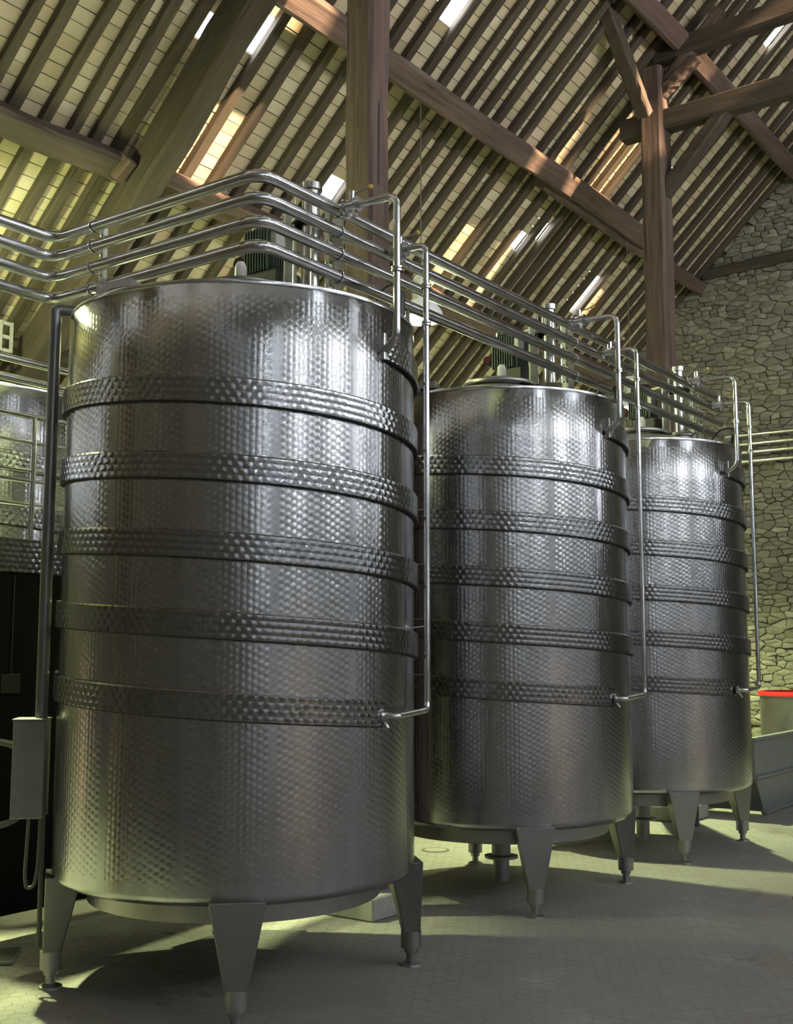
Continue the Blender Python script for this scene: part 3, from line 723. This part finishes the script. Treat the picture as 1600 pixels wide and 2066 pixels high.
# ------------------------------------------------------------------ pendant lamps
def lamp(x, y, z, label, green=True, ztop=6.35, group=None, beam_gain=1.0, spill_gain=1.0, cone=112):
    t = empty('pendant_lamp', (x, y, z), label=label, cat='lamp', group=group)
    lathe('lamp_shade', [(.150, 0), (.153, .004), (.140, .055), (.105, .105), (.062, .135), (.05, .14), (.048, .136), (.10, .10), (.134, .052), (.147, .004)], M['whiteplastic'] if green else M['brushed'], t, n=36)
    lathe('lamp_housing', [(.062, .13), (.062, .27), (.04, .30), (0, .30)], M['palesheet'], t, n=24)
    lathe('lamp_glass', [(.146, .008), (.11, -.010), (0, -.018)], M['lampgreen'] if green else M['lampwhite'], t, n=32)
    cyl('suspension_wire', (0, 0, .29), (0, 0, (ztop-z)/(1.28 if green else 1)), .004, M['cable'], t, n=6)
    if green: t.scale = (1.28, 1.28, 1.28)
    ld = bpy.data.lights.new('lamp_light', 'POINT'); ld.energy = GREEN_W*spill_gain if green else WHITE_W; ld.color = GREEN_C if green else WHITE_C; ld.shadow_soft_size = .07
    lo = bpy.data.objects.new('lamp_light', ld); COL.objects.link(lo); lo.parent = t; lo.location = (0, 0, -.10)
    if green:      # the reflector throws most of the light down
        ld = bpy.data.lights.new('lamp_beam', 'SPOT'); ld.energy = GREEN_SPOT*beam_gain; ld.color = GREEN_C; ld.shadow_soft_size = .07; ld.spot_size = R_(cone); ld.spot_blend = .7 if cone > 100 else .45
        lo = bpy.data.objects.new('lamp_beam', ld); COL.objects.link(lo); lo.parent = t; lo.location = (0, 0, -.05)
    elif -3 < y < 7:    # unseen bulb over a flat dish, added to brighten the roof
        lathe('added_uplight_dish', [(.0, .302), (.30, .325), (.32, .345), (.315, .35), (.295, .332), (0, .31)], M['brushed'], t, n=36)
        ld = bpy.data.lights.new('added_roof_light', 'POINT'); ld.energy = ROOF_FILL*(.45 if y < 0 else 1.05 if y < 4 else .65); ld.color = (1.0, .97, .93); ld.shadow_soft_size = .05
        lo = bpy.data.objects.new('added_roof_light', ld); COL.objects.link(lo); lo.parent = t; lo.location = (0, 0, .40)
    return t
lamp(-1.30, 3.58, 4.44, 'glowing bell pendant lamp hanging between the first two tanks', True, 6.40, 'pendant lamps over the tank row')
lamp(-2.40, -.30, 4.45, 'glowing bell pendant lamp left of the nearest tank', True, 5.5, 'pendant lamps over the tank row', 2.6, 4.0, 82)
lamp(-1.30, 7.90, 4.40, 'glowing bell pendant lamp near the stone gable', True, 6.45, 'pendant lamps over the tank row', 1.5)
for y in (-6.2, -2.0, 2.1, 6.0, 9.8):
    lamp(9.3, y, 5.5, 'white bell pendant lamp over the opposite side of the barn', False, 6.6, 'pendant lamps over the opposite aisle')

# ------------------------------------------------------------------ left of the nearest tank
cb = empty('control_cabinet', (-.66, -.77, .80), R_(43), label='grey sheet-metal control cabinet with tall conduit beside the nearest tank', cat='cabinet')
box('cabinet_body', (0, 0, .235), (.155, .16, .47), M['greybox'], cb, .005)
box('cabinet_lid', (0, -.002, .473), (.163, .17, .008), M['greybox'], cb, .002)
tube('conduit', [(.042, .0, .47), (.042, .0, 2.52), (.042, .0, 2.55), (.14, .06, 2.56)], .030, M['conduit'], cb, .07, 18)
tube('cable_loop', [(.0, .0, .0), (-.01, 0, -.28), (.0, 0, -.34), (.035, 0, -.33), (.05, 0, -.25), (.055, 0, .0)], .009, M['cable'], cb, .03, 10)
tube('drop_pipe', [(.062, .03, .0), (.062, .03, -.62)], .012, M['cable'], cb, .02, 10)

# catwalk with guard rail between the two tank rows
cw = empty('catwalk', (-1.72, 0, 0), label='catwalk with tube guard rail and swirl-ground fascia at left edge', cat='catwalk')
box('deck', (0, .64, 2.235), (.40, 2.32, .03), M['dullsteel'], cw, .003)
fm = mesh('fascia', [(.205, -.52, 2.06), (.205, 1.8, 2.06), (.205, 1.8, 2.255), (.205, -.52, 2.255), (.195, -.52, 2.06), (.195, 1.8, 2.06), (.195, 1.8, 2.255), (.195, -.52, 2.255)], [(0, 1, 2, 3), (7, 6, 5, 4), (3, 2, 6, 7), (0, 4, 5, 1), (1, 5, 6, 2), (0, 3, 7, 4)])
box('added_light_block', (.46, 1.52, 1.15), (.54, .012, 2.1), M['shadeblack'], cw, .002)  # unseen panel added to keep lamp light off the floor behind the tank
box('under_deck_shade', (.185, .60, 1.09), (.012, 2.2, 1.92), M['shadeblack'], cw, .002)  # added near-black panel standing in for the shade under the deck
ul = fm.uv_layers.new(name='UVMap')
for li, lp in enumerate(fm.loops): c = fm.vertices[lp.vertex_index].co; ul.data[li].uv = (c.y, c.z)
link('fascia', fm, M['band'], cw)
for z, r in ((2.985, .016), (2.83, .011), (2.66, .011), (2.60, .014), (2.46, .011)):
    cyl('guard_rail', (.20, -.52, z), (.20, 1.8, z), r, M['steel'], cw, n=12)
for y in (-.50, -.18, .70, 1.6): cyl('rail_post', (.20, y, 2.25), (.20, y, 2.985), .016, M['steel'], cw, n=12)
for y in (-.45, 1.6): box('catwalk_leg', (-.1, y, 1.11), (.06, .06, 2.22), M['dullsteel'], cw)
for z, x, lb in ((3.43, -1.93, 'thin bright steel pipe above the catwalk railing at left edge'), (3.335, -2.02, 'second bright steel pipe close under the first above the catwalk')):
    tag(cyl('service_pipe', (x, -4.2, z), (x, 2.2, z), .024, M['steel'], n=16), lb, 'pipe', 'service pipes behind')
    
# hose reel and notice in the dark under the catwalk
hr = empty('hose_coil', (-1.25, -.55, .55), R_(45), label='coiled hose hanging in the dark beside the grey cabinet', cat='hose')
for k in range(3):
    bm = bmesh.new(); btube(bm, [Vector((.22*math.cos(R_(a)), .035*k-.03, .22*math.sin(R_(a))+.35)) for a in range(0, 361, 12)], .015, 10, False)
    link('hose_turn', bm_mesh('hose_turn', bm, True), M['cable'], hr)
cyl('hose_stand', (0, 0, -.55), (0, 0, .36), .02, M['dullsteel'], hr); box('stand_foot', (0, 0, -.54), (.3, .3, .02), M['dullsteel'], hr)
pb = empty('notice_plate', (-1.515, -.28, 1.42), label='small dark notice plate hanging in the shade under the catwalk', cat='sign')
box('plate', (0, 0, 0), (.006, .13, .11), M['black'], pb, .002); box('plate_hanger', (0, 0, .33), (.004, .008, .56), M['black'], pb, .001)

# ------------------------------------------------------------------ floor items and far right
dc = empty('drain_cover', (-1.20, 3.62, 0), label='round floor drain cover beneath the middle tank', cat='drain')
lathe('cover_disc', [(0, .006), (.095, .006), (.095, .001), (0, .001)], M['floor'], dc, n=32); lathe('cover_ring', [(.10, .001), (.10, .007), (.112, .007), (.112, .001)], M['dullsteel'], dc, n=32)

# hopper trough
hp = empty('receiving_hopper', (.0, 8.1, 0), label='grey painted steel hopper trough on the floor at the right edge', cat='hopper')
def panel(name, y0t, y0b, y1, zb, ztp, xb, xt, th=.02):
    v = [(xb, y0b, zb), (xb, y1, zb), (xt, y1, ztp), (xt, y0t, ztp)]; v2 = [(a-th, b, c) for a, b, c in v]
    me = mesh(name, v+v2, [(0, 1, 2, 3), (7, 6, 5, 4), (0, 3, 7, 4), (3, 2, 6, 7), (1, 5, 6, 2), (0, 4, 5, 1)]); return link(name, me, M['hopper'], hp)
panel('side_panel', -1.25, -1.20, 1.0, .40, .745, .34, .36); panel('lower_panel', -1.18, -.86, 1.0, .03, .37, .30, .34)
box('top_rail', (.35, -.12, .76), (.06, 2.28, .035), M['hopper'], hp); box('mid_rail', (.345, -.10, .385), (.05, 2.2, .03), M['hopper'], hp); box('bottom_rail', (.30, .07, .02), (.06, 1.86, .03), M['hopper'], hp)
panel('back_panel', -1.25, -1.0, 1.0, .03, .745, -.42, -.45)
v = [(.34, -1.24, .745), (-.45, -1.24, .745), (-.42, -.88, .03), (.30, -.88, .03)]
link('end_panel', mesh('end_panel', v+[(a, b+.02, c) for a, b, c in v], [(0, 1, 2, 3), (7, 6, 5, 4), (0, 4, 5, 1), (1, 5, 6, 2), (2, 6, 7, 3), (3, 7, 4, 0)]), M['hopper'], hp)
# open vat with red rim
vt = empty('open_vat', (-.05, 9.75, 0), label='stainless vat with bright red rim gasket behind the grey hopper', cat='vat')
lathe('vat_wall', [(.44, .12), (.46, .14), (.46, 1.10), (.445, 1.10), (.445, .16), (.0, .15)], M['brushed'], vt, n=56)
lathe('rim_seal', [(.44, 1.085), (.478, 1.085), (.482, 1.10), (.478, 1.135), (.44, 1.135)], M['red'], vt, n=56)
for k in range(3): a = R_(30+120*k); cyl('vat_leg', (.38*math.cos(a), .38*math.sin(a), 0), (.38*math.cos(a), .38*math.sin(a), .15), .03, M['dullsteel'], vt)
# pipes on the gable wall
for k, zz in enumerate((4.41, 4.29, 4.18, 4.06)):
    tag(cyl('wall_pipe', (-1.05, 10.32, zz), (3.2, 10.32, zz), .024, M['steel'], n=16), ['topmost', 'second', 'third', 'lowest'][k]+' of four parallel steel pipes along the stone gable wall', 'pipe', 'pipes along the gable wall')
wl = empty('wall_pipe_loop', (.02, 10.36, 2.05), label='bent tube handle fixed to the stone wall at the right edge', cat='pipe')
tube('loop_tube', [(.45, 0, .12), (.0, 0, .12), (-.04, 0, -.12), (.45, 0, -.12)], .022, M['yellow'], wl, .05, 12)
cd_ = cyl('riser_conduit', (.02, 6.1, 0), (.02, 6.1, 1.9), .05, M['black']); tag(cd_, 'dark conduit standing between the farthest tank and the vat', 'conduit')
